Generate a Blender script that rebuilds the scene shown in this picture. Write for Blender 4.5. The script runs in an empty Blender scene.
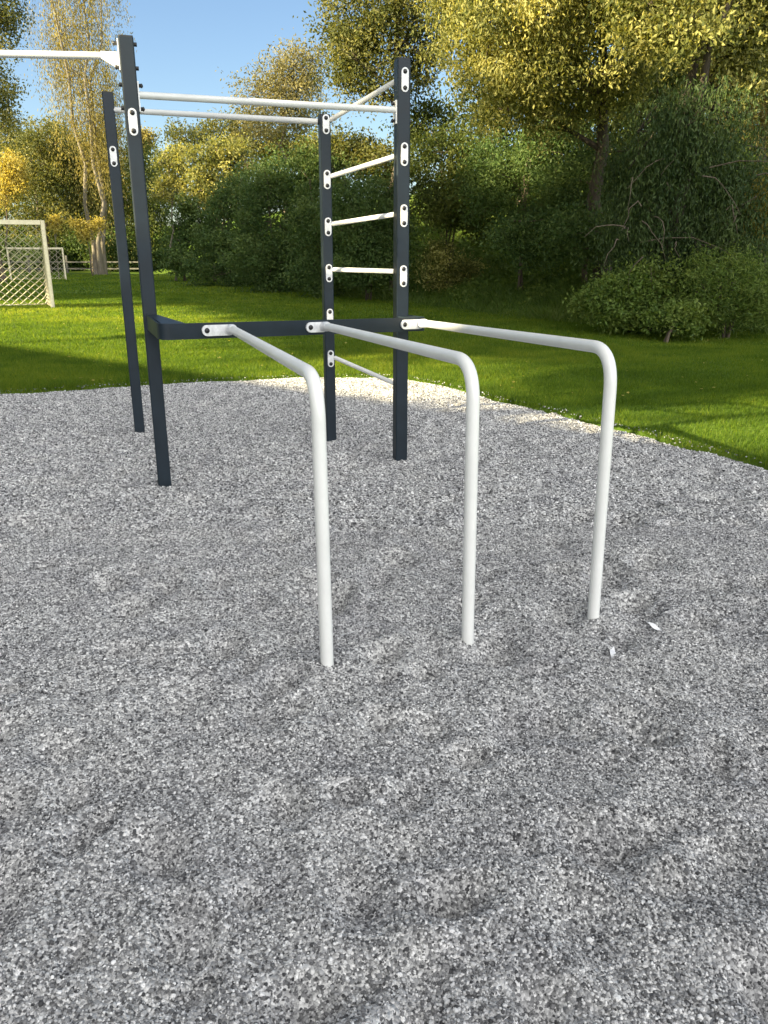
import bpy, math, random
from mathutils import Vector
import numpy as np
rng = np.random.default_rng(7)
random.seed(7)
R = math.radians
scene = bpy.context.scene
col = scene.collection

# ------------------------------------------------------------------ camera
CAM_H, F_PX = 1.6, 800.0
PITCH = math.atan((512 - 252) / F_PX)
cd = bpy.data.cameras.new('camera')
cam = bpy.data.objects.new('camera', cd); col.objects.link(cam)
cd.sensor_fit = 'VERTICAL'; cd.sensor_height = 24; cd.lens = F_PX / 1024 * 24
cd.clip_start = 0.05; cd.clip_end = 2000
cam.location = (0, 0, CAM_H); cam.rotation_euler = (math.pi / 2 - PITCH, 0, 0)
scene.camera = cam

def at(px, py, Y):
    """point seen at a pixel at forward distance Y"""
    a = (px - 384) / F_PX; b = (512 - py) / F_PX
    cp, sp = math.cos(PITCH), math.sin(PITCH)
    r = np.array([a, cp + b * sp, -sp + b * cp])
    return r * (Y / r[1]) + np.array([0, 0, CAM_H])

# ------------------------------------------------------------------ sun direction (where the light travels)
SUN_AZ = R(-25)          # light travels to +x and this much towards the camera
SUN_EL = R(22)
L2 = np.array([math.cos(SUN_AZ), -math.sin(SUN_AZ)])
S2 = np.array([math.sin(SUN_AZ), math.cos(SUN_AZ)])
def st(s, t):           # sun aligned plan coordinates -> world
    p = L2 * t + S2 * s
    return float(p[0]), float(p[1])

# ------------------------------------------------------------------ materials
def mat(name):
    m = bpy.data.materials.new(name); m.use_nodes = True
    nt = m.node_tree
    return m, nt, nt.nodes['Principled BSDF'], nt.nodes['Material Output']

def ramp(nt, stops, fac=None, interp='LINEAR'):
    n = nt.nodes.new('ShaderNodeValToRGB'); n.color_ramp.interpolation = interp
    e = n.color_ramp.elements
    while len(e) < len(stops): e.new(0.5)
    for i, (p, c) in enumerate(stops):
        e[i].position = p; e[i].color = (*c, 1)
    if fac is not None: nt.links.new(fac, n.inputs['Fac'])
    return n

def noise(nt, scale, detail=4, rough=.55, vec=None):
    n = nt.nodes.new('ShaderNodeTexNoise'); n.inputs['Scale'].default_value = scale
    n.inputs['Detail'].default_value = detail; n.inputs['Roughness'].default_value = rough
    if vec is not None: nt.links.new(vec, n.inputs['Vector'])
    return n

def geo_pos(nt):
    return nt.nodes.new('ShaderNodeNewGeometry').outputs['Position']

def bump(nt, height, strength, dist, bsdf):
    b = nt.nodes.new('ShaderNodeBump'); b.inputs['Strength'].default_value = strength
    b.inputs['Distance'].default_value = dist
    nt.links.new(height, b.inputs['Height']); nt.links.new(b.outputs[0], bsdf.inputs['Normal'])
    return b

def paint(name, rgb, rough=.4, metal=0., dirt=.12, scale=14, spec=.5):
    m, nt, b, o = mat(name)
    tc = nt.nodes.new('ShaderNodeTexCoord')
    n = noise(nt, scale, 6, .6, tc.outputs['Object'])
    lo = tuple(c * (1 - dirt) for c in rgb); hi = tuple(min(1, c * (1 + dirt * .6)) for c in rgb)
    r = ramp(nt, [(.3, lo), (.7, hi)], n.outputs['Fac'])
    nt.links.new(r.outputs[0], b.inputs['Base Color'])
    n2 = noise(nt, scale * 12, 3, .6, tc.outputs['Object'])
    mr = nt.nodes.new('ShaderNodeMapRange')
    mr.inputs['To Min'].default_value = rough - .08; mr.inputs['To Max'].default_value = rough + .12
    nt.links.new(n.outputs['Fac'], mr.inputs['Value']); nt.links.new(mr.outputs[0], b.inputs['Roughness'])
    b.inputs['Metallic'].default_value = metal
    b.inputs['Specular IOR Level'].default_value = spec
    bump(nt, n2.outputs['Fac'], .08, .002, b)
    return m

M_POST = paint('anthracite powder coat', (.009, .018, .027), .45, dirt=.25, scale=7, spec=.35)
M_WHITE = paint('white powder coat', (.80, .805, .77), .30, dirt=.07, scale=5)
M_GREY = paint('pale grey powder coat', (.64, .65, .63), .32, dirt=.08, scale=5)
M_PLATE = paint('galvanised plate', (.78, .79, .79), .4, .1, dirt=.2, scale=30)
M_BOLT = paint('black bolt head', (.012, .012, .013), .45)
M_CAP = paint('black plastic cap', (.02, .021, .022), .6)
M_GOAL = paint('cream goal paint', (.74, .67, .48), .5, dirt=.2)
M_NET = paint('net cord', (.62, .57, .42), .8)
M_FENCE = paint('weathered rail timber', (.17, .165, .15), .85, dirt=.35)
M_SCRAP = paint('white paper', (.85, .85, .85), .7)
M_WALL = paint('render wall', (.45, .42, .36), .85)
M_ROOF = paint('roof tile', (.20, .09, .06), .8, dirt=.3)
M_GLASS = paint('dark glass', (.02, .025, .03), .1)
M_DOOR = paint('door paint', (.08, .12, .1), .5)

def bark(name, a, b_):
    m, nt, b, o = mat(name)
    tc = nt.nodes.new('ShaderNodeTexCoord')
    mp = nt.nodes.new('ShaderNodeMapping'); mp.inputs['Scale'].default_value = (1, 1, .2)
    nt.links.new(tc.outputs['Object'], mp.inputs['Vector'])
    n = noise(nt, 9, 6, .7, mp.outputs[0])
    r = ramp(nt, [(.3, a), (.7, b_)], n.outputs['Fac'])
    nt.links.new(r.outputs[0], b.inputs['Base Color']); b.inputs['Roughness'].default_value = .9
    bump(nt, n.outputs['Fac'], .8, .03, b)
    return m
M_BARK = bark('brown bark', (.05, .038, .026), (.16, .125, .09))
M_BARKD = bark('dark bark', (.028, .022, .016), (.085, .068, .050))
M_BARKL = bark('pale bark', (.10, .085, .06), (.24, .215, .17))

def leaf_mat(name, stops, trans=.4, rough=.55):
    m, nt, b, o = mat(name)
    at_ = nt.nodes.new('ShaderNodeAttribute'); at_.attribute_name = 'rnd'
    r = ramp(nt, stops, at_.outputs['Fac'])
    nt.links.new(r.outputs[0], b.inputs['Base Color'])
    b.inputs['Roughness'].default_value = rough
    b.inputs['Specular IOR Level'].default_value = .25
    t = nt.nodes.new('ShaderNodeBsdfTranslucent')
    mx = nt.nodes.new('ShaderNodeMix'); mx.data_type = 'RGBA'; mx.blend_type = 'MULTIPLY'; mx.inputs[0].default_value = 1
    nt.links.new(r.outputs[0], mx.inputs[6]); mx.inputs[7].default_value = (1.5, 1.35, .7, 1)
    nt.links.new(mx.outputs[2], t.inputs['Color'])
    ms = nt.nodes.new('ShaderNodeMixShader'); ms.inputs[0].default_value = trans
    nt.links.new(b.outputs[0], ms.inputs[1]); nt.links.new(t.outputs[0], ms.inputs[2])
    nt.links.new(ms.outputs[0], o.inputs['Surface'])
    return m
def lv(name, lo, mid, hi, trans=.4):
    return leaf_mat(name, [(0, lo), (.5, mid), (1, hi)], trans)
LF_DARK = lv('dark evergreen leaf', (.038, .078, .020), (.070, .120, .032), (.125, .175, .05), .3)
LF_GREEN = lv('mid green leaf', (.040, .064, .014), (.076, .104, .022), (.14, .16, .04))
LF_OLIVE = lv('olive leaf', (.055, .072, .020), (.11, .125, .036), (.23, .22, .07))
LF_GOLD = lv('golden autumn leaf', (.10, .095, .03), (.23, .205, .07), (.42, .37, .14), .45)
LF_YELLOW = lv('yellow leaf', (.20, .18, .04), (.38, .33, .08), (.55, .48, .15), .45)
LF_LIME = lv('yellow green leaf', (.065, .085, .022), (.20, .215, .065), (.52, .50, .19), .5)
LF_PALE = lv('pale olive leaf', (.10, .105, .045), (.20, .19, .09), (.32, .29, .15), .4)
LF_GRASS = lv('grass blade', (.050, .10, .010), (.112, .19, .016), (.26, .30, .032), .6)
LF_ROUGH = lv('rough bank grass', (.065, .12, .022), (.11, .175, .032), (.19, .24, .065), .4)
LF_EVER = lv('blackish evergreen leaf', (.022, .046, .014), (.042, .074, .020), (.08, .115, .032), .2)
LF_FRESH = lv('fresh undergrowth leaf', (.06, .11, .022), (.11, .175, .034), (.20, .26, .06), .4)
LF_STRAW = lv('dry twigs', (.10, .08, .05), (.17, .14, .08), (.26, .22, .13), .1)

# ------------------------------------------------------------------ mesh helpers
def np_mesh(name, V, F, m, parent=None, smooth=False, attr=None, mats=None, midx=None):
    V = np.asarray(V, np.float32); F = np.asarray(F, np.int32)
    me = bpy.data.meshes.new(name)
    me.vertices.add(len(V)); me.vertices.foreach_set('co', V.ravel())
    n, k = F.shape
    me.loops.add(n * k); me.loops.foreach_set('vertex_index', F.ravel())
    me.polygons.add(n)
    me.polygons.foreach_set('loop_start', np.arange(n, dtype=np.int32) * k)
    try: me.polygons.foreach_set('loop_total', np.full(n, k, np.int32))
    except Exception: pass
    if attr is not None:
        a = me.attributes.new('rnd', 'FLOAT', 'FACE'); a.data.foreach_set('value', np.asarray(attr, np.float32))
    me.polygons.foreach_set('use_smooth', np.full(n, smooth))
    for mm in (mats or [m]): me.materials.append(mm)
    if midx is not None: me.polygons.foreach_set('material_index', np.asarray(midx, np.int32))
    me.update(calc_edges=True)
    o = bpy.data.objects.new(name, me); col.objects.link(o)
    if parent: o.parent = parent
    return o

class MB:
    def __init__(s): s.v = []; s.f = []; s.m = []; s.sm = []
    def add(s, v, f, mi=0, sm=False):
        b = len(s.v); s.v += [tuple(map(float, p)) for p in v]
        s.f += [tuple(i + b for i in q) for q in f]; s.m += [mi] * len(f); s.sm += [sm] * len(f)
    def tube(s, pts, r, n=14, mi=0, cap=True):
        pts = [np.array(p, float) for p in pts]
        rr = r if hasattr(r, '__len__') else [r] * len(pts)
        T = []
        for i in range(len(pts)):
            a = pts[max(i - 1, 0)]; b = pts[min(i + 1, len(pts) - 1)]
            d = b - a; T.append(d / (np.linalg.norm(d) + 1e-9))
        up = np.array([0, 0, 1.]) if abs(T[0][2]) < .9 else np.array([1., 0, 0])
        N = np.cross(T[0], up); N /= np.linalg.norm(N)
        v = []
        for i, p in enumerate(pts):
            N = N - T[i] * np.dot(N, T[i]); N /= np.linalg.norm(N) + 1e-9
            B = np.cross(T[i], N)
            for k in range(n):
                a = 2 * math.pi * k / n
                v.append(p + (N * math.cos(a) + B * math.sin(a)) * rr[i])
        f = []
        for i in range(len(pts) - 1):
            for k in range(n):
                f.append((i * n + k, i * n + (k + 1) % n, (i + 1) * n + (k + 1) % n, (i + 1) * n + k))
        s.add(v, f, mi, True)
        if cap:
            s.add(v[:n], [tuple(range(n))[::-1]], mi); s.add(v[-n:], [tuple(range(n))], mi)
    def box(s, c, size, ax=None, mi=0, bev=0):
        """box with chamfered vertical edges; ax = 3 axes"""
        c = np.array(c, float); ax = ax or [np.array([1., 0, 0]), np.array([0, 1., 0]), np.array([0, 0, 1.])]
        hx, hy, hz = [q / 2 for q in size]
        if bev > 0:
            ring = []
            for (sx, sy) in ((1, 1), (-1, 1), (-1, -1), (1, -1)):
                for a0 in range(3):
                    a = {(1, 1): 0, (-1, 1): 90, (-1, -1): 180, (1, -1): 270}[(sx, sy)] + a0 * 45
                    ring.append((sx * (hx - bev) + bev * math.cos(R(a)), sy * (hy - bev) + bev * math.sin(R(a))))
        else: ring = [(hx, hy), (-hx, hy), (-hx, -hy), (hx, -hy)]
        n = len(ring)
        v = [c + ax[0] * x + ax[1] * y + ax[2] * z for z in (-hz, hz) for x, y in ring]
        s.add(v, [(i, (i + 1) % n, n + (i + 1) % n, n + i) for i in range(n)], mi)
        s.add(v[:n], [tuple(range(n))[::-1]], mi); s.add(v[n:], [tuple(range(n))], mi)
    def prism(s, ring, d, mi=0):
        """ring of 3d points extruded by vector d"""
        n = len(ring); d = np.array(d, float)
        v = [np.array(p, float) for p in ring] + [np.array(p, float) + d for p in ring]
        s.add(v, [(i, (i + 1) % n, n + (i + 1) % n, n + i) for i in range(n)], mi)
        s.add(v[:n], [tuple(range(n))[::-1]], mi); s.add(v[n:], [tuple(range(n))], mi)
    def dome(s, c, axis, r, h, mi=0, n=12):
        axis = np.array(axis, float); axis /= np.linalg.norm(axis)
        pts = [np.array(c) + axis * q for q in (0, h * .5, h * .85, h)]
        s.tube(pts, [r, r * .92, r * .6, r * .15], n, mi)
    def build(s, name, mats, parent=None):
        me = bpy.data.meshes.new(name); me.from_pydata(s.v, [], s.f)
        mats = mats if isinstance(mats, (list, tuple)) else [mats]
        for m in mats: me.materials.append(m)
        me.polygons.foreach_set('material_index', s.m); me.polygons.foreach_set('use_smooth', s.sm)
        me.validate(); me.update()
        o = bpy.data.objects.new(name, me); col.objects.link(o)
        if parent: o.parent = parent
        return o

def tag(o, label=None, cat=None, group=None, kind=None):
    if label: o['label'] = label
    if cat: o['category'] = cat
    if group: o['group'] = group
    if kind: o['kind'] = kind
    return o
def empty(name, loc=(0, 0, 0)):
    o = bpy.data.objects.new(name, None); o.location = loc; o.empty_display_size = .3
    col.objects.link(o); return o

# ------------------------------------------------------------------ smooth 2d noise
def vnoise(x, y, scale, seed):
    g = np.random.default_rng(seed).random((64, 64))
    u = np.asarray(x) / scale; v = np.asarray(y) / scale
    iu = np.floor(u).astype(int); iv = np.floor(v).astype(int); fu = u - iu; fv = v - iv
    fu = fu * fu * (3 - 2 * fu); fv = fv * fv * (3 - 2 * fv)
    a = g[iu % 64, iv % 64]; b = g[(iu + 1) % 64, iv % 64]; c = g[iu % 64, (iv + 1) % 64]; d = g[(iu + 1) % 64, (iv + 1) % 64]
    return (a * (1 - fu) + b * fu) * (1 - fv) + (c * (1 - fu) + d * fu) * fv - .5

# ------------------------------------------------------------------ gravel outline
ctrl = [(-4.52, 9.38), (-3.89, 9.62), (-3.17, 9.96), (-2.36, 10.28), (-1.6, 10.54), (-.72, 10.71), (.1, 10.6), (.75, 9.95),
        (1.32, 8.95), (1.79, 8.1), (2.23, 7.40), (2.6, 6.68), (2.98, 5.88), (3.7, 4.6), (4.4, 2.6), (4.8, 0), (4.2, -3), (1, -5), (-4, -5), (-8, -2),
        (-9.5, 3), (-8.5, 7), (-6.4, 8.8)]
ctrl = np.array(ctrl)
poly = []
n_c = len(ctrl)
for i in range(n_c):
    p0, p1, p2, p3 = ctrl[i - 1], ctrl[i], ctrl[(i + 1) % n_c], ctrl[(i + 2) % n_c]
    for t in np.linspace(0, 1, 8, endpoint=False):
        poly.append(.5 * ((2 * p1) + (p2 - p0) * t + (2 * p0 - 5 * p1 + 4 * p2 - p3) * t * t + (3 * p1 - p0 - 3 * p2 + p3) * t ** 3))
poly = np.array(poly)
poly += np.stack([vnoise(poly[:, 0] * 3.1, poly[:, 1] * 3.1, 1, 3), vnoise(poly[:, 0] * 3.1, poly[:, 1] * 3.1, 1, 4)], 1) * .10

def sdf_poly(x, y, P=poly):
    """negative inside"""
    x = np.asarray(x, float); y = np.asarray(y, float)
    best = np.full(x.shape, 1e9); ins = np.zeros(x.shape, bool)
    for i in range(len(P)):
        a = P[i]; b = P[(i + 1) % len(P)]
        dx, dy = b - a; L = dx * dx + dy * dy
        t = np.clip(((x - a[0]) * dx + (y - a[1]) * dy) / L, 0, 1)
        d = (x - a[0] - dx * t) ** 2 + (y - a[1] - dy * t) ** 2
        best = np.minimum(best, d)
        c = ((a[1] > y) != (b[1] > y)) & (x < (b[0] - a[0]) * (y - a[1]) / (b[1] - a[1] + 1e-12) + a[0])
        ins ^= c
    return np.sqrt(best) * np.where(ins, -1, 1)

# ------------------------------------------------------------------ bank
foot = np.array([(-60, 150), (-33, 100), (-19, 68), (-9, 46), (-5.0, 36), (1.0, 25.5), (3.8, 19.2), (5.7, 17.0), (8.2, 15.6), (14, 14), (30, 11), (80, 6), (200, 0)], float)
def bank_s(x, y):
    x = np.asarray(x, float); y = np.asarray(y, float)
    best = np.full(x.shape, 1e9)
    for i in range(len(foot) - 1):
        a = foot[i]; b = foot[i + 1]; dx, dy = b - a
        t = np.clip(((x - a[0]) * dx + (y - a[1]) * dy) / (dx * dx + dy * dy), 0, 1)
        best = np.minimum(best, (x - a[0] - dx * t) ** 2 + (y - a[1] - dy * t) ** 2)
    fy = np.interp(x, foot[:, 0], foot[:, 1])
    return np.sqrt(best) * np.where(y > fy, 1, -1)
def bank_z(x, y):
    s = np.maximum(bank_s(x, y), 0)
    q = np.clip(s / 13., 0, 1)
    z = 5.0 * (q * .75 + .25 * q * q * (3 - 2 * q)) * np.clip(s / 1.0, 0, 1) + np.clip(s - 13, 0, 60) * .05
    return z + np.clip(s, 0, 3) / 3 * (vnoise(x, y, 2.1, 11) * .5 + vnoise(x, y, .8, 12) * .16)

def lawn_z(x, y, sd=None):
    z = .03 + vnoise(x, y, 3., 21) * .05 + vnoise(x, y, .7, 22) * .012 + bank_z(x, y)
    if sd is None:
        sd = np.full(np.shape(x), 5.)
        near = (np.abs(x) < 12) & (np.asarray(y) < 14)
        if near.any(): sd[near] = sdf_poly(np.asarray(x)[near], np.asarray(y)[near])
    return z - .22 * np.clip((-sd + .04) / .12, 0, 1)

# ground sheet
k = np.linspace(-1, 1, 420)
xs = np.sinh(k * 6.2) / math.sinh(6.2) * 900
k2 = np.linspace(-1, 1, 460)
ys = np.sinh(k2 * 6.2) / math.sinh(6.2) * 900 + 8
X, Y = np.meshgrid(xs, ys)
Z = lawn_z(X.ravel(), Y.ravel())
def grid_faces(nx, ny):
    i = np.arange(ny - 1)[:, None] * nx + np.arange(nx - 1)[None, :]
    i = i.ravel(); return np.stack([i, i + 1, i + nx + 1, i + nx], 1)

m, nt, b, o = mat('lawn turf')
gp = geo_pos(nt)
n1 = noise(nt, .35, 5, .6, gp); n2 = noise(nt, 14, 5, .7, gp)
mixn = nt.nodes.new('ShaderNodeMath'); mixn.operation = 'ADD'
h = nt.nodes.new('ShaderNodeMath'); h.operation = 'MULTIPLY'; h.inputs[1].default_value = .5
nt.links.new(n1.outputs['Fac'], h.inputs[0])
h2 = nt.nodes.new('ShaderNodeMath'); h2.operation = 'MULTIPLY'; h2.inputs[1].default_value = .5
nt.links.new(n2.outputs['Fac'], h2.inputs[0])
nt.links.new(h.outputs[0], mixn.inputs[0]); nt.links.new(h2.outputs[0], mixn.inputs[1])
r = ramp(nt, [(.3, (.045, .095, .012)), (.5, (.085, .145, .018)), (.7, (.15, .19, .030))], mixn.outputs[0])
nt.links.new(r.outputs[0], b.inputs['Base Color']); b.inputs['Roughness'].default_value = .9
b.inputs['Specular IOR Level'].default_value = .1
bump(nt, n2.outputs['Fac'], 1, .04, b)
M_LAWN = m
lawn = np_mesh('lawn', np.stack([X.ravel(), Y.ravel(), Z], 1), grid_faces(len(xs), len(ys)), M_LAWN, smooth=True)
tag(lawn, 'green lawn rising into a wooded bank on the right', 'ground', kind='structure')

# gravel height field
gx = np.arange(-10.6, 6.0, .04); gy = np.arange(-6, 12, .04)
GX, GY = np.meshgrid(gx, gy)
sdg = sdf_poly(GX, GY)
GZ = (vnoise(GX, GY, .9, 31) * .05 + vnoise(GX, GY, .33, 32) * .028 + vnoise(GX, GY, .14, 33) * .024) * np.clip(-sdg / .6, .25, 1)
dr = np.random.default_rng(5)
for i in range(760):                      # scuffs and foot prints
    cy = dr.uniform(.4, 1) if i % 9 == 0 else dr.uniform(1, 8.8); cx = dr.uniform(-.7, .7) * (cy + .8)
    a = dr.uniform(0, math.pi); ra = dr.uniform(.05, .13); rb = ra * dr.uniform(.4, .85); dep = dr.uniform(.015, .08) * min(1, rb / .06)
    i0, i1 = np.searchsorted(gx, [cx - .5, cx + .5]); j0, j1 = np.searchsorted(gy, [cy - .5, cy + .5])
    u = (GX[j0:j1, i0:i1] - cx); v = (GY[j0:j1, i0:i1] - cy)
    uu = (u * math.cos(a) + v * math.sin(a)) / ra; vv = (-u * math.sin(a) + v * math.cos(a)) / rb
    q = uu * uu + vv * vv
    GZ[j0:j1, i0:i1] += -dep * np.exp(-q) + dep * .3 * np.exp(-(np.sqrt(q) - 1.6) ** 2 * 3)
GZ += .01
for bx, by in ((-.23, 2.85), (.36, 3.1), (.96, 3.33), (-1.57, 5.5), (-2.21, 7.13), (-.46, 6.81), (.13, 6.28)):
    q = np.hypot(GX - bx, GY - by); GZ += .020 * np.exp(-((q - .05) / .07) ** 2) - .014 * np.exp(-((q - .22) / .08) ** 2)
GZ = GZ - np.clip((sdg + .03) / .12, 0, 1) * .12
def grav_z(x, y):
    u = (np.asarray(x) - gx[0]) / .04; v = (np.asarray(y) - gy[0]) / .04
    iu = np.clip(np.floor(u).astype(int), 0, len(gx) - 2); iv = np.clip(np.floor(v).astype(int), 0, len(gy) - 2)
    fu = u - iu; fv = v - iv
    return (GZ[iv, iu] * (1 - fu) + GZ[iv, iu + 1] * fu) * (1 - fv) + (GZ[iv + 1, iu] * (1 - fu) + GZ[iv + 1, iu + 1] * fu) * fv
m, nt, b, o = mat('crushed stone gravel')
gp = geo_pos(nt)
vo = nt.nodes.new('ShaderNodeTexVoronoi'); vo.inputs['Scale'].default_value = 85
nt.links.new(gp, vo.inputs['Vector'])
sep = nt.nodes.new('ShaderNodeSeparateColor'); nt.links.new(vo.outputs['Color'], sep.inputs[0])
STONE = [(0, (.09, .09, .092)), (.25, (.29, .29, .29)), (.6, (.52, .517, .51)), (.85, (.72, .715, .70)), (1, (.88, .875, .86))]
r = ramp(nt, STONE, sep.outputs[0])
nb = noise(nt, 2.6, 5, .65, gp)
rb_ = ramp(nt, [(.34, (.86, .86, .87)), (.56, (1.03, 1.03, 1.02))], nb.outputs['Fac'])
mx = nt.nodes.new('ShaderNodeMix'); mx.data_type = 'RGBA'; mx.blend_type = 'MULTIPLY'; mx.inputs[0].default_value = 1
nt.links.new(r.outputs[0], mx.inputs[6]); nt.links.new(rb_.outputs[0], mx.inputs[7])
nt.links.new(mx.outputs[2], b.inputs['Base Color']); b.inputs['Roughness'].default_value = .9
inv = nt.nodes.new('ShaderNodeMath'); inv.operation = 'SUBTRACT'; inv.inputs[0].default_value = 1
nt.links.new(vo.outputs['Distance'], inv.inputs[1])
bump(nt, inv.outputs[0], 1, .012, b)
M_GRAVEL = m
f = grid_faces(len(gx), len(gy))
keep = (sdg.ravel()[f] < .35).all(1)
gravel = np_mesh('gravel', np.stack([GX.ravel(), GY.ravel(), GZ.ravel()], 1), f[keep], M_GRAVEL, smooth=True)
tag(gravel, 'grey crushed stone gravel pit with scuffs and footprints', 'ground', kind='structure')

# loose stones
m, nt, b, o = mat('loose stone')
a_ = nt.nodes.new('ShaderNodeAttribute'); a_.attribute_name = 'rnd'
r = ramp(nt, [(0, (.035, .035, .037)), (.25, (.21, .21, .212)), (.6, (.49, .488, .482)), (.85, (.77, .765, .75)), (1, (.92, .915, .90))], a_.outputs['Fac'])
nb = noise(nt, 2.6, 5, .65, geo_pos(nt))
rb_ = ramp(nt, [(.34, (.86, .86, .87)), (.56, (1.03, 1.03, 1.02))], nb.outputs['Fac'])
mx = nt.nodes.new('ShaderNodeMix'); mx.data_type = 'RGBA'; mx.blend_type = 'MULTIPLY'; mx.inputs[0].default_value = 1
nt.links.new(r.outputs[0], mx.inputs[6]); nt.links.new(rb_.outputs[0], mx.inputs[7])
nt.links.new(mx.outputs[2], b.inputs['Base Color']); b.inputs['Roughness'].default_value = .85
M_STONE = m
ph = (1 + 5 ** .5) / 2
ICO = np.array([(-1, ph, 0), (1, ph, 0), (-1, -ph, 0), (1, -ph, 0), (0, -1, ph), (0, 1, ph), (0, -1, -ph), (0, 1, -ph), (ph, 0, -1), (ph, 0, 1), (-ph, 0, -1), (-ph, 0, 1)]) / math.sqrt(1 + ph * ph)
ICF = np.array([(0, 11, 5), (0, 5, 1), (0, 1, 7), (0, 7, 10), (0, 10, 11), (1, 5, 9), (5, 11, 4), (11, 10, 2), (10, 7, 6), (7, 1, 8), (3, 9, 4), (3, 4, 2), (3, 2, 6), (3, 6, 8), (3, 8, 9), (4, 9, 5), (2, 4, 11), (6, 2, 10), (8, 6, 7), (9, 8, 1)])
OCV = np.array([(1, 0, 0), (-1, 0, 0), (0, 1, 0), (0, -1, 0), (0, 0, 1), (0, 0, -1)], float)
OCF = np.array([(0, 2, 4), (2, 1, 4), (1, 3, 4), (3, 0, 4), (2, 0, 5), (1, 2, 5), (3, 1, 5), (0, 3, 5)])
def rot_mats(n):
    q = rng.normal(size=(n, 4)); q /= np.linalg.norm(q, axis=1)[:, None]
    w, x, y, z = q.T
    return np.stack([1 - 2 * (y * y + z * z), 2 * (x * y - z * w), 2 * (x * z + y * w), 2 * (x * y + z * w), 1 - 2 * (x * x + z * z), 2 * (y * z - x * w), 2 * (x * z - y * w), 2 * (y * z + x * w), 1 - 2 * (x * x + y * y)], 1).reshape(n, 3, 3)
def stones(d0, d1, dens, size, BV, BF):
    n = int(dens * (d1 - d0) * 1.6 * d1)
    y = rng.uniform(d0, d1, n); x = rng.uniform(-.8, .8, n) * d1
    k_ = np.abs(x) < y * .68 + .6
    x, y = x[k_], y[k_]
    sd_s = sdf_poly(x, y); k_ = (sd_s < -.02) | ((sd_s < .16) & (rng.random(len(x)) < .25 * np.exp(-np.maximum(sd_s, 0) / .06))); x, y = x[k_], y[k_]; sd_s = sd_s[k_]; n = len(x)
    V = BV[None] * rng.uniform(.7, 1.2, (n, len(BV), 1))
    sc = rng.lognormal(0, .28, n)[:, None, None] * size
    V = V * sc * rng.uniform(.6, 1.1, (n, 1, 3))
    V = np.einsum('nij,nkj->nki', rot_mats(n), V)
    V[:, :, 2] *= .8
    z = np.where(sd_s > .03, np.maximum(lawn_z(x, y), grav_z(x, y)) + .012, grav_z(x, y)) + rng.uniform(-.3, .8, n) * size
    V += np.stack([x, y, z], 1)[:, None, :]
    F_ = BF[None] + (np.arange(n) * len(BV))[:, None, None]
    c = np.repeat(np.clip(rng.beta(1.0, 1.25, n), 0, 1), len(BF))
    return V.reshape(-1, 3), F_.reshape(-1, 3), c
parts = [stones(.7, 2.4, 34000, .0042, ICO, ICF), stones(2.4, 4.6, 21000, .0050, OCV, OCF), stones(4.6, 11, 6500, .0078, OCV, OCF)]
off = 0; VV = []; FF = []; CC = []
for i_, (v_, f_, c_) in enumerate(parts):
    c_ = c_ * (.86, .92, 1.)[i_]  # nearer stones coloured darker, a vignette put into the stone tone
    VV.append(v_); FF.append(f_ + off); CC.append(c_); off += len(v_)
gs = np_mesh('gravel_stones', np.concatenate(VV), np.concatenate(FF), M_STONE, attr=np.concatenate(CC))
tag(gs, 'loose angular grey stones covering the gravel pit', 'gravel', kind='stuff')

# ------------------------------------------------------------------ grass blades
def blades(x, y, hgt, wid, lean=.5):
    n = len(x)
    z = lawn_z(x, y)
    a = rng.uniform(0, 2 * math.pi, n); ca, sa = np.cos(a), np.sin(a)
    hh = hgt * rng.uniform(.5, 1.25, n); ww = wid * rng.uniform(.7, 1.3, n)
    lx, ly = rng.normal(0, lean, n) * hh, rng.normal(0, lean, n) * hh
    p0 = np.stack([x - ca * ww, y - sa * ww, z - .01], 1); p1 = np.stack([x + ca * ww, y + sa * ww, z - .01], 1)
    p2 = np.stack([x + lx, y + ly, z + hh], 1)
    V = np.stack([p0, p1, p2], 1).reshape(-1, 3)
    return V, np.arange(n * 3).reshape(-1, 3)
gxs = []; gys = []; gh = []; gw = []
def add_grass(y0, y1, n, hgt, wid, half=.68):
    n = int(n * 1.2)
    y = rng.uniform(y0, y1, n) ; x = rng.uniform(-1, 1, n) * (y * half + .4)
    gxs.append(x); gys.append(y); gh.append(np.full(n, hgt)); gw.append(np.full(n, wid))
add_grass(5.5, 10, 120000, .050, .0045)
add_grass(8.5, 14, 260000, .050, .0055)
add_grass(13, 20, 190000, .055, .008)
add_grass(19, 32, 150000, .06, .014)
add_grass(31, 60, 90000, .07, .03)
x = np.concatenate(gxs); y = np.concatenate(gys); hh = np.concatenate(gh); ww = np.concatenate(gw)
sd = np.full(x.shape, 5.); nr = y < 12; sd[nr] = sdf_poly(x[nr], y[nr])
edge = vnoise(x, y, .25, 51) * .16 - .02
k_ = (sd > edge) & (bank_s(x, y) < .8 + vnoise(x, y, 1.2, 52))
hh = hh * (1 + vnoise(x, y, 1.6, 53) * .5 + vnoise(x, y, .3, 54) * .5)
x, y, hh, ww = x[k_], y[k_], hh[k_], ww[k_]
V, F_ = blades(x, y, hh, ww)
rv = np.clip(.5 + vnoise(x, y, 2.5, 55) * .5 + vnoise(x, y, .4, 56) * .35 + rng.normal(0, .18, len(x)), 0, 1)
g = np_mesh('grass_blades', V, F_, LF_GRASS, attr=rv)
tag(g, 'short green grass growing on the lawn beside the gravel', 'grass', kind='stuff')

n = 420
y = rng.uniform(8, 26, n); x = rng.uniform(-.6, .6, n) * y
k_ = bank_s(x, y) < 1.5; sdl = sdf_poly(x, y); k_ &= sdl > .1; x, y = x[k_], y[k_]; n = len(x)
FALLEN = (x, y)
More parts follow.
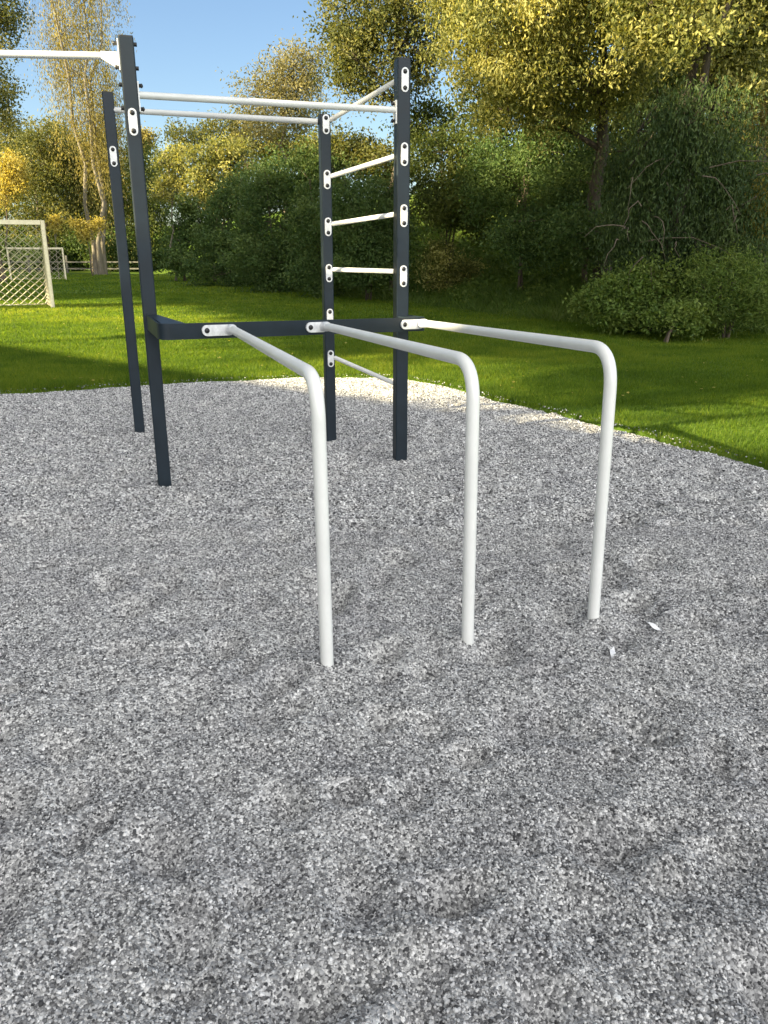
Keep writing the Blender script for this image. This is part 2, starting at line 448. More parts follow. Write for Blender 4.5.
# rough grass and ivy on the bank
def leafset(P, size, clus, droop=0., elong=.5, up=0.):
    """diamond leaves at points P"""
    n = len(P)
    d = rng.normal(size=(n, 3)); d[:, 2] -= droop; d[:, 2] += up; d /= np.linalg.norm(d, axis=1)[:, None]
    q = rng.normal(size=(n, 3)); w = np.cross(d, q); w /= np.linalg.norm(w, axis=1)[:, None]
    nn = np.cross(d, w)
    l = (size * rng.uniform(.6, 1.3, n))[:, None]
    V = np.stack([P - d * l * .5, P + w * l * elong * .5 + nn * l * .12, P + d * l * .5, P - w * l * elong * .5 + nn * l * .12], 1).reshape(-1, 3)
    F = np.arange(n * 4).reshape(-1, 4)
    rn = np.clip(clus + rng.normal(0, .17, n), 0, 1)
    return V, F, rn

P = np.stack([FALLEN[0], FALLEN[1], lawn_z(*FALLEN) + .035], 1)
V, F_, rn = leafset(P, .055, np.full(len(P), .6), 0, .7)
V = V.reshape(-1, 4, 3); V[:, :, 2] = P[:, None, 2] + (V[:, :, 2] - P[:, None, 2]) * .35; V = V.reshape(-1, 3)
g = np_mesh('fallen_leaves', V, F_, LF_YELLOW, attr=rn)
tag(g, 'scattered fallen yellow leaves lying on the lawn', 'leaves', kind='stuff')
n = 260000
y = rng.uniform(13, 46, n) ; x = rng.uniform(-.25, .62, n) * y + rng.uniform(-1, 1, n)
s = bank_s(x, y); k_ = (s > .2) & (s < 15) & (rng.random(n) < np.clip(22 / y, 0, 1) ** 1.2); x, y, s = x[k_], y[k_], s[k_]
hg = np.clip(.17 + vnoise(x, y, 1.1, 61) * .25 + s * .012, .08, .45)
V, F_ = blades(x, y, hg, .011 + y * .0004, .6)
g = np_mesh('bank_grass', V, F_, LF_ROUGH, attr=np.clip(.45 + vnoise(x, y, 1.5, 62) * .6 + rng.normal(0, .2, len(x)), 0, 1))
tag(g, 'rough dark green grass covering the bank', 'grass', kind='stuff')
n = 170000
y = rng.uniform(14, 50, n) ; x = rng.uniform(-.3, .62, n) * y + rng.uniform(-1, 1, n)
s = bank_s(x, y); k_ = (s > .8 + vnoise(x, y, 1.7, 63) * 2) & (s < 18); x, y, s = x[k_], y[k_], s[k_]
k_ = vnoise(x, y, 1.3, 64) + vnoise(x, y, .5, 65) * .6 > -.12; x, y, s = x[k_], y[k_], s[k_]
z = lawn_z(x, y) + rng.uniform(0, 1, len(x)) ** 1.5 * np.clip(s * .1, .1, .75) * (1 + vnoise(x, y, 1.0, 66) * 1.6)
P = np.stack([x, y, z], 1)
V, F_, rn = leafset(P, .085 + y * .0016, .42 + vnoise(x, y, 1.2, 67) * .6, .2, .75)
g = np_mesh('ivy_cover', V, F_, LF_FRESH, attr=rn)
tag(g, 'tangle of ivy and brambles spread over the bank', 'ground cover', kind='stuff')

# ------------------------------------------------------------------ trees
def ellipsoid_pts(c, r, n, inner=.35):
    d = rng.normal(size=(n, 3)); d /= np.linalg.norm(d, axis=1)[:, None]
    q = rng.uniform(inner ** 2, 1, n) ** .5
    return np.array(c) + d * q[:, None] * np.array(r)

def crown_leaves(lobes, n, size, clump=.55, per=60, droop=.3, elong=.5, hang=0., inner=.3):
    """lobes: (centre, radii, weight). leaves gathered into uneven clumps"""
    vol = np.array([r[0] * r[1] * r[2] for c, r in lobes]) ** .67; vol /= vol.sum()
    P = []; C = []; CEN = []
    for (c, r), w in zip(lobes, vol):
        ncl = max(3, int(n * w / per))
        cen = ellipsoid_pts(c, r, ncl, inner)
        rr_ = np.array(r); q_ = (cen - np.array(c)) / rr_
        sc_ = float(rr_.mean()) * .55; sd1 = int(rng.integers(1, 9999))
        nz1 = vnoise(cen[:, 0] + cen[:, 1] * .7, cen[:, 2] + cen[:, 1] * .4, sc_, sd1) + .6 * vnoise(cen[:, 0] - cen[:, 1], cen[:, 2], sc_ * .45, sd1 + 1)
        cen = np.array(c) + q_ * rr_ * (1 + .55 * nz1)[:, None]
        kp = nz1 > -.30
        if kp.sum() > 3: cen = cen[kp]
        ncl = len(cen)
        cen += rng.normal(0, .10, cen.shape) * rr_
        ra = clump * rng.uniform(.5, 1.4, ncl)
        tone = np.clip(.48 + .55 * nz1[kp][:ncl] + rng.normal(0, .2, ncl) if kp.sum() > 3 else rng.normal(.5, .24, ncl), .02, .98)
        k_ = np.maximum(6, (per * (ra / clump) ** 2 * rng.uniform(.6, 1.3, ncl)).astype(int))
        idx = np.repeat(np.arange(ncl), k_)
        o_ = rng.normal(size=(len(idx), 3)) * .5
        o_[:, 2] *= .75
        if hang > 0: o_[:, 2] = -np.abs(rng.normal(size=len(idx))) * hang; o_[:, :2] *= .45
        P.append(cen[idx] + o_ * ra[idx][:, None]); C.append(tone[idx]); CEN.append(cen)
    P = np.concatenate(P); C = np.concatenate(C)
    V, F, rn = leafset(P, size, C, droop, elong)
    return V, F, rn, np.concatenate(CEN)

def tree(name, label, base, top_z, lobes, n, leaf, leafmat, trunk_r=.2, barkm=None, group=None, cat='tree', clump=.6, per=60, droop=.3,
         elong=.5, hang=0., lean=(0, 0), stems=1, inner=.3, twigs=90, crown='crown'):
    barkm = barkm or M_BARK
    base = np.array(base, float); root = empty(name, base)
    lob = [(np.array(c, float) - base, np.array(r, float)) for c, r in lobes]
    V, F, rn, cen = crown_leaves(lob, n, leaf, clump, per, droop, elong, hang, inner)
    np_mesh(crown, V, F, leafmat, root, attr=rn)
    mb = MB()
    forks = []
    for k_ in range(stems):
        a = rng.uniform(0, 6.28); sp = .0 if stems == 1 else 1.0
        H = top_z - base[2]
        ctr = sum(c for c, r in lob) / len(lob)
        end = np.array([ctr[0] * .8 + lean[0] + sp * math.cos(a) * H * .1, ctr[1] * .8 + lean[1] + sp * math.sin(a) * H * .1, H * .86])
        st_ = np.array([sp * math.cos(a) * trunk_r * 1.2, sp * math.sin(a) * trunk_r * 1.2, -.4])
        pts = []; rr = []
        for q in np.linspace(0, 1, 9):
            w = rng.normal(0, .012 * H, 2) * (q > 0.05)
            pts.append(st_ * (1 - q) + end * q + np.array([w[0], w[1], 0]) - np.array([end[0] - st_[0], end[1] - st_[1], 0]) * .25 * math.sin(q * math.pi))
            rr.append(trunk_r * (1 - q) ** .8 * (.75 if q > .1 else 1.15) + .012)
        mb.tube(pts, rr, 9); forks.append((pts, rr))
    lim = []
    for c, r in lob:
        for rep in range(2):
            pts, rr = forks[rng.integers(len(forks))]
            tgt = c + rng.normal(0, .3, 3) * r
            i = min(6, max(2, int(np.argmin([abs(p[2] - (tgt[2] - .35 * np.hypot(*(tgt - p)[:2]))) for p in pts]))))
            p = pts[i]; mid = p * .5 + tgt * .5 + np.array([0, 0, .06 * np.linalg.norm(tgt - p)]) + rng.normal(0, .04, 3) * np.linalg.norm(tgt - p)
            r0 = rr[i] * .55
            ln = [p, p * .7 + mid * .3, mid, mid * .4 + tgt * .6, tgt]
            mb.tube(ln, [r0, r0 * .8, r0 * .55, r0 * .35, .012], 6, cap=False)
            lim.append((ln, r0))
    if twigs:
        allp = np.array([p for ln, _ in lim for p in ln[1:]])
        for c in cen[rng.choice(len(cen), min(twigs, len(cen)), replace=False)]:
            j = int(np.argmin(((allp - c) ** 2).sum(1))); p = allp[j]
            md = p * .5 + c * .5 + rng.normal(0, .06, 3) * np.linalg.norm(c - p)
            mb.tube([p, md, c], [.025, .016, .007], 4, cap=False)
    mb.build('trunk', barkm, root)
    tag(root, label, cat, group)
    return root

def G(x, y): return float(lawn_z(np.array([x]), np.array([y]))[0])

def lobe(px, py, Y, rpx, rpy=None, ry=None):
    """a lobe of foliage at distance Y, radii given through its apparent size"""
    c = at(px, py, Y); sc = math.hypot(Y, 0) / F_PX * 1.04
    rx = rpx * sc; rz = (rpy or rpx) * sc
    return (c, (rx, ry if ry else (rx + rz) / 2, rz))
def ground_under(px, Y):
    x = at(px, 252, Y)[0]; return (x, Y, G(x, Y))
def woody(name, label, trunk_px, Y, lobes, n, leaf, lm, **kw):
    b_ = ground_under(trunk_px, Y)
    top = max(l[0][2] + l[1][2] * .6 for l in lobes)
    return tree(name, label, b_, top, lobes, n, leaf, lm, **kw)

WOOD = 'trees along the edge of the field'
# --- right hand side, on the bank
woody('broadleaf_tree', 'tall dark green tree rising behind the right ladder post', 397, 29,
      [lobe(385, 45, 29, 50, 44), lobe(360, 10, 29, 42, 40), lobe(350, 55, 29.5, 24, 30), lobe(372, 82, 29, 30, 24), lobe(425, 15, 29, 38, 30), lobe(420, 60, 29.5, 20, 20), lobe(400, -60, 29, 75, 60), lobe(380, -150, 29, 55, 60)],
      60000, .125, LF_OLIVE, trunk_r=.22, group=WOOD, clump=.45)
woody('broadleaf_tree', 'large tree with sunlit yellow green drooping leaves over the bank', 602, 21,
      [lobe(500, 30, 20, 52, 44), lobe(545, 72, 20, 45, 38), lobe(500, 92, 21, 38, 26), lobe(590, 25, 20, 52, 45), lobe(622, 62, 20.5, 30, 36), lobe(468, 50, 21, 26, 24), lobe(455, 12, 21, 28, 22),
       lobe(560, 112, 21, 36, 22), lobe(560, -50, 20.5, 100, 60), lobe(620, -10, 20, 40, 35), lobe(540, -150, 21, 80, 70)],
      100000, .105, LF_LIME, barkm=M_BARKD, trunk_r=.26, group=WOOD, clump=.42, droop=1.2, elong=.45)
woody('broadleaf_tree', 'many stemmed tree with pale leaning limbs at the upper right', 672, 17,
      [lobe(700, -60, 17, 90, 50), lobe(760, 20, 17, 50, 36), lobe(655, 0, 16.5, 40, 34), lobe(770, -80, 17, 70, 60), lobe(745, 75, 17, 36, 26), lobe(700, 30, 16, 34, 26)],
      52000, .105, LF_LIME, trunk_r=.22, group=WOOD, clump=.4, stems=4, lean=(.8, 0), droop=.8, barkm=M_BARKD)
woody('conifer_tree', 'dark evergreen tree with drooping branches at the right of the bank', 690, 17.5,
      [lobe(690, 150, 17.5, 62, 48), lobe(735, 190, 17, 50, 44), lobe(660, 205, 17, 46, 38), lobe(705, 235, 16.8, 56, 34), lobe(640, 160, 18, 30, 28), lobe(700, 105, 16.2, 44, 32), lobe(672, 130, 16.2, 34, 30)],
      76000, .105, LF_EVER, trunk_r=.2, barkm=M_BARKD, group=WOOD, clump=.5, hang=1.3, elong=.22, droop=2.2, cat='tree')
woody('broadleaf_tree', 'shaded green tree between the yellow tree and the leaning limbs', 650, 24,
      [lobe(655, 90, 24, 40, 60), lobe(670, 40, 24, 36, 40), lobe(640, 150, 24, 50, 40), lobe(680, -40, 25, 60, 50)],
      24000, .13, LF_GREEN, trunk_r=.2, group=WOOD, clump=.5, droop=.9)
woody('broadleaf_tree', 'golden leaved tree behind the leaning limbs at the right edge', 750, 27,
      [lobe(730, 60, 27, 52, 50), lobe(770, 110, 27, 46, 40), lobe(720, 0, 28, 60, 40), lobe(790, 30, 27, 50, 50)],
      26000, .15, LF_GOLD, trunk_r=.22, group=WOOD, clump=.5)
woody('broadleaf_tree', 'dim woodland tree filling the gap under the yellow crown', 520, 33,
      [lobe(520, 120, 33, 56, 38), lobe(570, 90, 33, 50, 50), lobe(480, 100, 34, 38, 30), lobe(600, 130, 32, 50, 45), lobe(540, 50, 34, 60, 40)],
      26000, .17, LF_GREEN, trunk_r=.22, group=WOOD, clump=.65)
woody('broadleaf_tree', 'dim woodland tree far behind the evergreen at the right edge', 735, 34,
      [lobe(720, 140, 34, 60, 50), lobe(770, 170, 33, 50, 60), lobe(650, 120, 35, 56, 50), lobe(700, 40, 36, 80, 50)],
      26000, .18, LF_GREEN, trunk_r=.22, group=WOOD, clump=.7)

# --- middle distance
woody('broadleaf_tree', 'pale airy tree against the sky left of the ladder', 285, 55,
      [lobe(285, 80, 55, 30, 26), lobe(262, 100, 55, 22, 22), lobe(305, 70, 55, 20, 18), lobe(300, 110, 55, 28, 22), lobe(255, 128, 54, 20, 14)],
      15000, .21, LF_PALE, trunk_r=.2, group=WOOD, clump=.8, per=40, elong=.4)
woody('round_tree', 'round topped small tree with bright yellow crown right of the left posts', 214, 46,
      [lobe(222, 154, 46, 27, 13), lobe(205, 172, 46, 22, 15), lobe(236, 172, 46, 16, 20), lobe(218, 195, 46, 24, 14)],
      15000, .17, LF_LIME, trunk_r=.1, group=WOOD, clump=.5)
woody('round_tree', 'slim stemmed tree with yellow leaves close behind the front left post', 172, 47,
      [lobe(170, 165, 47, 15, 14), lobe(176, 184, 47, 15, 12), lobe(164, 186, 47, 11, 12), lobe(186, 156, 47, 12, 8)],
      8000, .16, LF_LIME, trunk_r=.08, group=WOOD, clump=.45, barkm=M_BARKL)
woody('broadleaf_tree', 'low olive tree peeping over the hedge below the high bars', 222, 58,
      [lobe(222, 132, 58, 34, 14), lobe(190, 140, 58, 22, 12), lobe(255, 140, 58, 30, 16), lobe(290, 150, 57, 34, 16)],
      14000, .2, LF_OLIVE, trunk_r=.18, group=WOOD, clump=.7)
woody('broadleaf_tree', 'dark tree standing in the gap between the two left posts', 140, 62,
      [lobe(140, 165, 62, 18, 20), lobe(150, 195, 61, 18, 24), lobe(128, 200, 62, 16, 22), lobe(150, 230, 61, 18, 22)],
      13000, .2, LF_GREEN, trunk_r=.14, group=WOOD, clump=.7)
woody('broadleaf_tree', 'small golden crown seen just right of the front left post', 146, 70,
      [lobe(146, 138, 70, 10, 9), lobe(140, 146, 70, 9, 7)], 3500, .22, LF_GOLD, trunk_r=.1, group=WOOD, clump=.6)

# --- left
woody('weeping_birch', 'tall golden birch with hanging twigs at the upper left', 98, 60,
      [lobe(82, 20, 60, 30, 44), lobe(72, 70, 60, 22, 40), lobe(98, 80, 60, 22, 50), lobe(55, 15, 61, 22, 30), lobe(92, 130, 60, 24, 30), lobe(48, 40, 60, 12, 22), lobe(70, -60, 60, 44, 60), lobe(106, 110, 60, 14, 34)],
      38000, .2, LF_GOLD, trunk_r=.22, group=WOOD, clump=.75, per=50, hang=3.2, elong=.25, droop=2.5, barkm=M_BARKL, stems=3)
woody('broadleaf_tree', 'shadowy tree cut by the upper left corner', 0, 46,
      [lobe(-8, 30, 46, 20, 26), lobe(-2, 88, 46, 16, 24), lobe(-20, -10, 46, 34, 34), lobe(6, 112, 47, 12, 12), lobe(-30, 80, 46, 30, 40), lobe(8, 8, 46, 14, 12)],
      20000, .17, LF_OLIVE, trunk_r=.2, group=WOOD, clump=.6, per=45)
woody('broadleaf_tree', 'olive tree behind the large goal with a rounded crown', 48, 66,
      [lobe(50, 150, 66, 28, 24), lobe(30, 185, 66, 26, 22), lobe(62, 190, 66, 26, 26), lobe(48, 220, 66, 34, 18)],
      18000, .23, LF_OLIVE, trunk_r=.18, group=WOOD, clump=.8)
woody('broadleaf_tree', 'olive green tree under the golden birch crown', 92, 68,
      [lobe(92, 170, 68, 24, 24), lobe(100, 205, 68, 24, 22), lobe(78, 160, 68, 20, 20), lobe(110, 150, 68, 14, 20)],
      15000, .23, LF_OLIVE, trunk_r=.18, group=WOOD, clump=.8)
woody('broadleaf_tree', 'tall dim tree behind the golden birch', 40, 78,
      [lobe(40, 150, 78, 26, 22), lobe(15, 150, 78, 26, 20), lobe(70, 150, 78, 26, 24), lobe(5, 130, 78, 14, 20)],
      14000, .26, LF_OLIVE, trunk_r=.22, group=WOOD, clump=.9, per=45)
woody('yellow_tree', 'bright yellow bush like tree at the left edge above the goal', 8, 58,
      [lobe(10, 170, 58, 15, 14), lobe(2, 190, 58, 14, 12), lobe(18, 186, 58, 9, 10)], 6000, .19, LF_YELLOW, trunk_r=.1, group=WOOD, clump=.55)
SAP = 'young yellow trees by the far fence'
woody('sapling', 'tiny yellow sapling with bare stem right of the large goal', 56, 54,
      [lobe(55, 221, 54, 4.6, 5), lobe(54, 227, 54, 4, 4), lobe(57, 229, 54, 3, 3)], 900, .16, LF_YELLOW, trunk_r=.045, group=SAP, clump=.25, per=30, twigs=10, barkm=M_BARKL)
woody('sapling', 'wider yellow young tree beside the back left post', 90, 56,
      [lobe(84, 228, 56, 9, 8), lobe(96, 222, 56, 7, 7), lobe(84, 238, 56, 5, 5), lobe(74, 222, 56, 5, 4)], 2600, .17, LF_YELLOW, trunk_r=.07, group=SAP, clump=.35, per=35, twigs=20)
far = [(-260, 90, 'dark far tree outside the left edge, farthest from the goal'), (-200, 84, 'dark far tree outside the left edge, second farthest from the goal'), (-140, 88, 'dark far tree outside the left edge, third from the goal'), (-85, 82, 'dark far tree outside the left edge, nearest to the goal'), (-30, 96, 'dark far tree at the left end of the field'), (10, 98, 'dark far tree directly behind the goal net'), (45, 94, 'dark far tree behind the small goal'), (80, 97, 'dark far tree behind the rail fence'),
       (115, 92, 'dark far tree beyond the back left post'), (150, 95, 'dark far tree beyond the gap in the left posts')]
for i, (px, Yd, lb) in enumerate(far):
    woody('far_tree', lb, px, Yd, [lobe(px, 215, Yd, 26, 34), lobe(px + 12, 180, Yd, 20, 20), lobe(px - 12, 175, Yd, 18, 18), lobe(px, 245, Yd, 28, 14)],
          8500, .34, LF_GREEN, trunk_r=.2, group=WOOD, clump=1.1, per=45, twigs=20)

for px, Yd, lb in ((10, 70, 'dark far hedge behind the large goal'), (75, 71, 'dark far hedge behind the rail fence'), (140, 70, 'dark far hedge beyond the left posts')):
    woody('hedge', lb, px, Yd, [lobe(px + d_, 256, Yd, 13, 15) for d_ in (-32, -19, -6, 7, 20, 33)], 16000, .24, LF_DARK, trunk_r=.08, group='hedges beyond the fence', clump=.8, cat='hedge', crown='foliage', twigs=10)  # hedges added to stand in for the dark shadow beyond the fence

# --- shrubs on the bank
SH = 'shrubs growing on the bank'
def shrub(label, px, Y, lobes, n, leaf, lm, **kw):
    kw.setdefault('clump', .4); kw.setdefault('trunk_r', .035); kw.setdefault('twigs', 20)
    return woody('shrub', label, px, Y, lobes, n, leaf, lm, group=SH, cat='shrub', crown='foliage', stems=3, inner=.5, **kw)
shrub('dark tall shrub at the far left end of the bank', 182, 47, [lobe(185, 245, 47, 22, 28), lobe(200, 215, 47, 24, 26), lobe(178, 262, 46, 14, 12)], 16000, .17, LF_DARK)
shrub('big dark shrub behind the middle of the high bars', 228, 41, [lobe(228, 225, 41, 32, 40), lobe(225, 265, 40, 34, 24), lobe(245, 195, 41, 26, 24)], 26000, .15, LF_DARK)
shrub('big dark shrub with a sunlit shoulder left of the middle post', 278, 35, [lobe(275, 215, 35, 34, 44), lobe(270, 262, 34, 34, 30), lobe(290, 180, 36, 30, 24)], 32000, .13, LF_DARK)
shrub('broad shrub directly behind the middle post', 322, 32, [lobe(318, 190, 33, 34, 34), lobe(322, 240, 31, 34, 34), lobe(315, 275, 30, 30, 16)], 30000, .12, LF_DARK)
shrub('sunlit olive shrub on the crest between the ladder posts', 352, 34, [lobe(350, 150, 34, 34, 12), lobe(320, 155, 35, 26, 14), lobe(380, 165, 33, 26, 18)], 16000, .14, LF_OLIVE)
shrub('dark shrub behind the ladder rungs', 368, 28, [lobe(368, 215, 28, 36, 36), lobe(372, 260, 27, 32, 24)], 24000, .11, LF_DARK)
shrub('dark green shrub right of the right ladder post near the crest', 450, 28, [lobe(450, 165, 28, 44, 30), lobe(470, 200, 27, 44, 30), lobe(430, 130, 30, 30, 20)], 26000, .12, LF_GREEN)
shrub('yellow lit low shrub just right of the right ladder post', 446, 26.5, [lobe(450, 266, 26.5, 22, 13), lobe(436, 252, 26.6, 12, 12), lobe(466, 272, 26.4, 12, 9), lobe(446, 282, 26.5, 22, 7)], 6500, .10, LF_LIME)  # shrub stands in shade; its bright leaf colour stands in for sun
shrub('dark round shrub in the middle of the slope', 520, 23, [lobe(520, 200, 24, 46, 34), lobe(530, 240, 22, 40, 24), lobe(500, 165, 26, 36, 24)], 26000, .10, LF_DARK)
shrub('dark shrub at the foot of the yellow tree', 585, 21, [lobe(590, 190, 22, 40, 34), lobe(590, 235, 20, 40, 26), lobe(560, 150, 24, 36, 24)], 26000, .10, LF_DARK)
shrub('low leafy bush at the foot of the evergreen', 640, 16.6, [lobe(640, 290, 16.4, 36, 22), lobe(606, 300, 16.8, 22, 16), lobe(625, 312, 16.2, 30, 12)], 14000, .085, LF_FRESH, clump=.28)
shrub('pale twiggy bush at the right edge of the bank', 735, 15.6, [lobe(735, 282, 15.6, 42, 24), lobe(770, 295, 15.6, 32, 22), lobe(730, 308, 15.4, 42, 14)], 15000, .09, LF_FRESH, clump=.3, elong=.25)
shrub('yellow leaved bush at the right edge beside the evergreen', 770, 17, [lobe(772, 205, 17, 20, 22), lobe(760, 228, 17, 12, 10), lobe(758, 190, 17.4, 8, 12)], 3600, .11, LF_YELLOW, clump=.32)
shrub('leafy weed clump where the lawn meets the bank', 672, 14.9, [lobe(672, 318, 15.2, 24, 12), lobe(688, 324, 15.2, 16, 9)], 4200, .08, LF_FRESH, clump=.22)

# dead hanging branches in the evergreen
dead = []
for i in range(22):
    px, py = rng.uniform(620, 760), rng.uniform(150, 262); Yd = rng.uniform(15.4, 16.4)
    p = at(px, py, Yd); d = np.array([rng.normal(0, .6), rng.normal(-.2, .3), -rng.uniform(.2, 1.0)]); ln = rng.uniform(.4, 1.4)
    pts = [p + d * ln * q + np.array([0, 0, .25 * ln * math.sin(q * 2.6)]) + rng.normal(0, .03, 3) for q in np.linspace(0, 1, 5)]
    dead.append(pts)
ev = [o for o in col.objects if o.get('label', '').startswith('dark evergreen tree')][0]
for pts in dead:
    mb = MB(); mb.tube([p - np.array(ev.location) for p in pts], [.014, .011, .008, .006, .003], 5, cap=False)
    mb.build('dead_branch', M_BARK, ev)

# ------------------------------------------------------------------ things added out of frame on the left to cast the evening shadow
SUN_T = math.tan(SUN_EL)
# hall added unseen : its low gable cut to cast the straight near shadow edge
hall = empty('sports_hall', (*st(3, -24), 0)); tag(hall, 'large rendered sports hall with a shallow gable roof outside the left of the view', 'building')
ux, uy = np.array([*L2, 0]), np.array([*S2, 0]); uz = np.array([0, 0, 1.])
HS, HE, HR, HD = 14.0, 7.85, 10.66, 4.0       # half width, eaves, ridge, half depth
mb = MB(); mb.prism([-ux * (HD - .3) + uy * (HS - .4) - uz, -ux * (HD - .3) + uy * (HS - .4) + uz * (HE - .3), -ux * (HD - .3) + uz * (HR - .4), -ux * (HD - .3) - uy * (HS - .4) + uz * (HE - .3), -ux * (HD - .3) - uy * (HS - .4) - uz], ux * (HD * 2 - .6)); mb.build('wall', M_WALL, hall)
mb = MB(); mb.prism([-ux * HD + uy * HS + uz * HE, -ux * HD + uz * HR, -ux * HD - uy * HS + uz * HE, -ux * HD - uy * HS + uz * (HE - .22), -ux * HD + uz * (HR - .22), -ux * HD + uy * HS + uz * (HE - .22)], ux * HD * 2); mb.build('roof', M_ROOF, hall)
for i in range(7):
    mb = MB(); c = ux * (HD - .28) + uy * (-11 + i * 3.3) + uz * 5.2
    mb.box(c, (.08, 1.8, 1.4), [ux, uy, uz]); mb.build('window', M_GLASS, hall)
mb = MB(); mb.box(ux * (HD - .27) + uy * 8 + uz * 1.1, (.1, 1.8, 2.2), [ux, uy, uz]); mb.build('door', M_DOOR, hall)

def caster(label, s_, t_, lobes, n=14000):  # tree added out of view, crown lobes placed to cast shade
    x_, y_ = st(s_, t_); g0 = G(x_, y_)
    lb = [((*st(a, t_ + d), z_), (r_, r_, r_)) for a, d, z_, r_ in lobes]
    tree('field_tree', label, (x_, y_, g0), max(l[2] for l in lobes) + 1, lb, n, .5, LF_OLIVE, trunk_r=.3, group='tall trees outside the left of the view', clump=1.1, per=40, twigs=30, inner=.0)
ZB = [(2, 17.2), (5.4, 17.2), (9.2, 16.2), (14, 15.8), (20.5, 15.8), (25, 15.7), (30, 15.1), (31.5, 11), (36, 9), (60, 8), (74, 6)]   # underside of the crowns, shaped to the far shadow edge
ZT = [(2, 21.2), (20, 21.2), (38, 22), (48, 21), (60, 17), (74, 15)]
names = ['tall tree nearest the hall in the row outside the left of the view', 'second tree from the hall in the row outside the left of the view', 'third tree from the hall in the row outside the left of the view',
         'fourth tree from the hall in the row outside the left of the view', 'fifth tree from the hall in the row outside the left of the view', 'sixth tree from the hall in the row outside the left of the view', 'seventh tree from the hall in the row outside the left of the view', 'farthest tree from the hall in the row outside the left of the view']
edges = [2.0, 11.5, 21, 31, 41, 50, 58, 66, 74]
for q in range(8):
    s0, s1 = edges[q], edges[q + 1]; lb = []
    for s_ in np.arange(s0 + 1.2, s1, 2.3):
        zb0 = float(np.interp(s_, *zip(*ZB))); zt0 = float(np.interp(s_, *zip(*ZT))) + rng.uniform(-.6, .3)
        nz = max(2, int(round((zt0 - zb0) / 2.9))); r_ = (zt0 - zb0) / nz / 2
        for k_ in range(nz + 0): lb.append((s_, rng.uniform(-1, 1), zb0 + r_ * (2 * k_ + 1), r_ * 1.08))
    caster(names[q], (s0 + s1) / 2, -32, lb, 40000 if q < 6 else 28000)

# ------------------------------------------------------------------ calisthenics rig
rig = empty('calisthenics_rig', (-.7, 6.2, 0))
tag(rig, 'anthracite and white outdoor calisthenics rig with three fanned dip bars standing in gravel', 'exercise rig')
RO = np.array([-.7, 6.2, 0.])
class RB(MB):
    def build(s, name, mats, parent=rig):
        s.v = [tuple(np.array(p) - RO) for p in s.v]
        return super().build(name, mats, parent)
TH = R(17)
U = np.array([math.cos(TH), math.sin(TH), 0]); Vv = np.array([-math.sin(TH), math.cos(TH), 0]); Zz = np.array([0, 0, 1.])
FN = -Vv                                     # towards the camera
W = .09
posts = {'A': ((-1.567, 5.50), 2.835), 'B': ((-2.215, 7.13), 2.81), 'C': ((-.462, 6.81), 2.60), 'D': ((.128, 6.28), 2.875), 'E': ((-3.6, 5.35), 2.84)}
WS = {'A': .09, 'B': .088, 'C': .083, 'D': .096, 'E': .09}
post_obj = {}
for k_, ((x_, y_), h_) in posts.items():
    W = WS[k_]
    mb = RB(); mb.box((x_, y_, h_ / 2 - .15), (W, W, h_ + .3 - .006), [U, Vv, Zz], bev=.008)
    post_obj[k_] = mb.build('post', M_POST)
    mb = RB(); mb.box((x_, y_, h_), (W - .004, W - .004, .012), [U, Vv, Zz], bev=.008)
    mb.build('post_cap', M_CAP, post_obj[k_])
W = .09
def PP(k_, z=0): return np.array([*posts[k_][0], z])

def stadium(c, n_, up, side, L, w, th, parent, bolts=True, name='mounting_plate'):
    """oval plate: length L along up, width w, normal n_"""
    mb = RB(); r_ = w / 2; ring = []
    for a in np.linspace(0, math.pi, 9): ring.append(c + up * (L / 2 - r_ + r_ * math.sin(a)) + side * r_ * math.cos(a))
    for a in np.linspace(math.pi, 2 * math.pi, 9): ring.append(c + up * (-(L / 2 - r_) + r_ * math.sin(a)) + side * r_ * math.cos(a))
    mb.prism(ring, n_ * th)
    if bolts:
        for s_ in (1, -1):
            mb.dome(c + up * s_ * (L / 2 - r_) + n_ * th, n_, r_ * .6, .009, 1)
    return mb.build(name, [M_PLATE, M_BOLT], parent)

def face_plate(k_, z, off=0., L=.155, w=.052, bolts=True):
    c = PP(k_, z) + FN * (WS[k_] / 2) + U * off
    return stadium(c, FN, Zz, U, L, w, .006, post_obj[k_], bolts)
def zpix(k_, px, py): return at(px, py, posts[k_][0][1])[2]
face_plate('A', zpix('A', 133, 123)); face_plate('B', zpix('B', 113, 157))
for py in (81, 155, 216, 276): face_plate('D', zpix('D', 404, py), .004)
for py in (125, 180, 227, 273, 317, 358): face_plate('C', zpix('C', 328, py), .004, L=.14)

def bar(p, q, r_, name, m_, ext=0):
    mb = RB(); mb.tube([p, q], r_, 16); return mb.build(name, m_)
def dirn(a, b_): d = b_ - a; return d / np.linalg.norm(d)
# high bars
a = PP('A', 2.525); b_ = PP('D', 2.555); d = dirn(a, b_)
bar(a + d * .048, b_ - d * .048, .0215, 'high_bar', M_GREY)
a = PP('B', 2.69); b_ = PP('C', 2.555); d = dirn(a, b_)
bar(a + d * .048, b_ - d * .048, .0215, 'high_bar', M_GREY)
a = PP('A', 2.735); b_ = PP('E', 2.74); d = dirn(a, b_)
bar(a + d * .05, b_ - d * .05, .0215, 'high_bar', M_GREY)
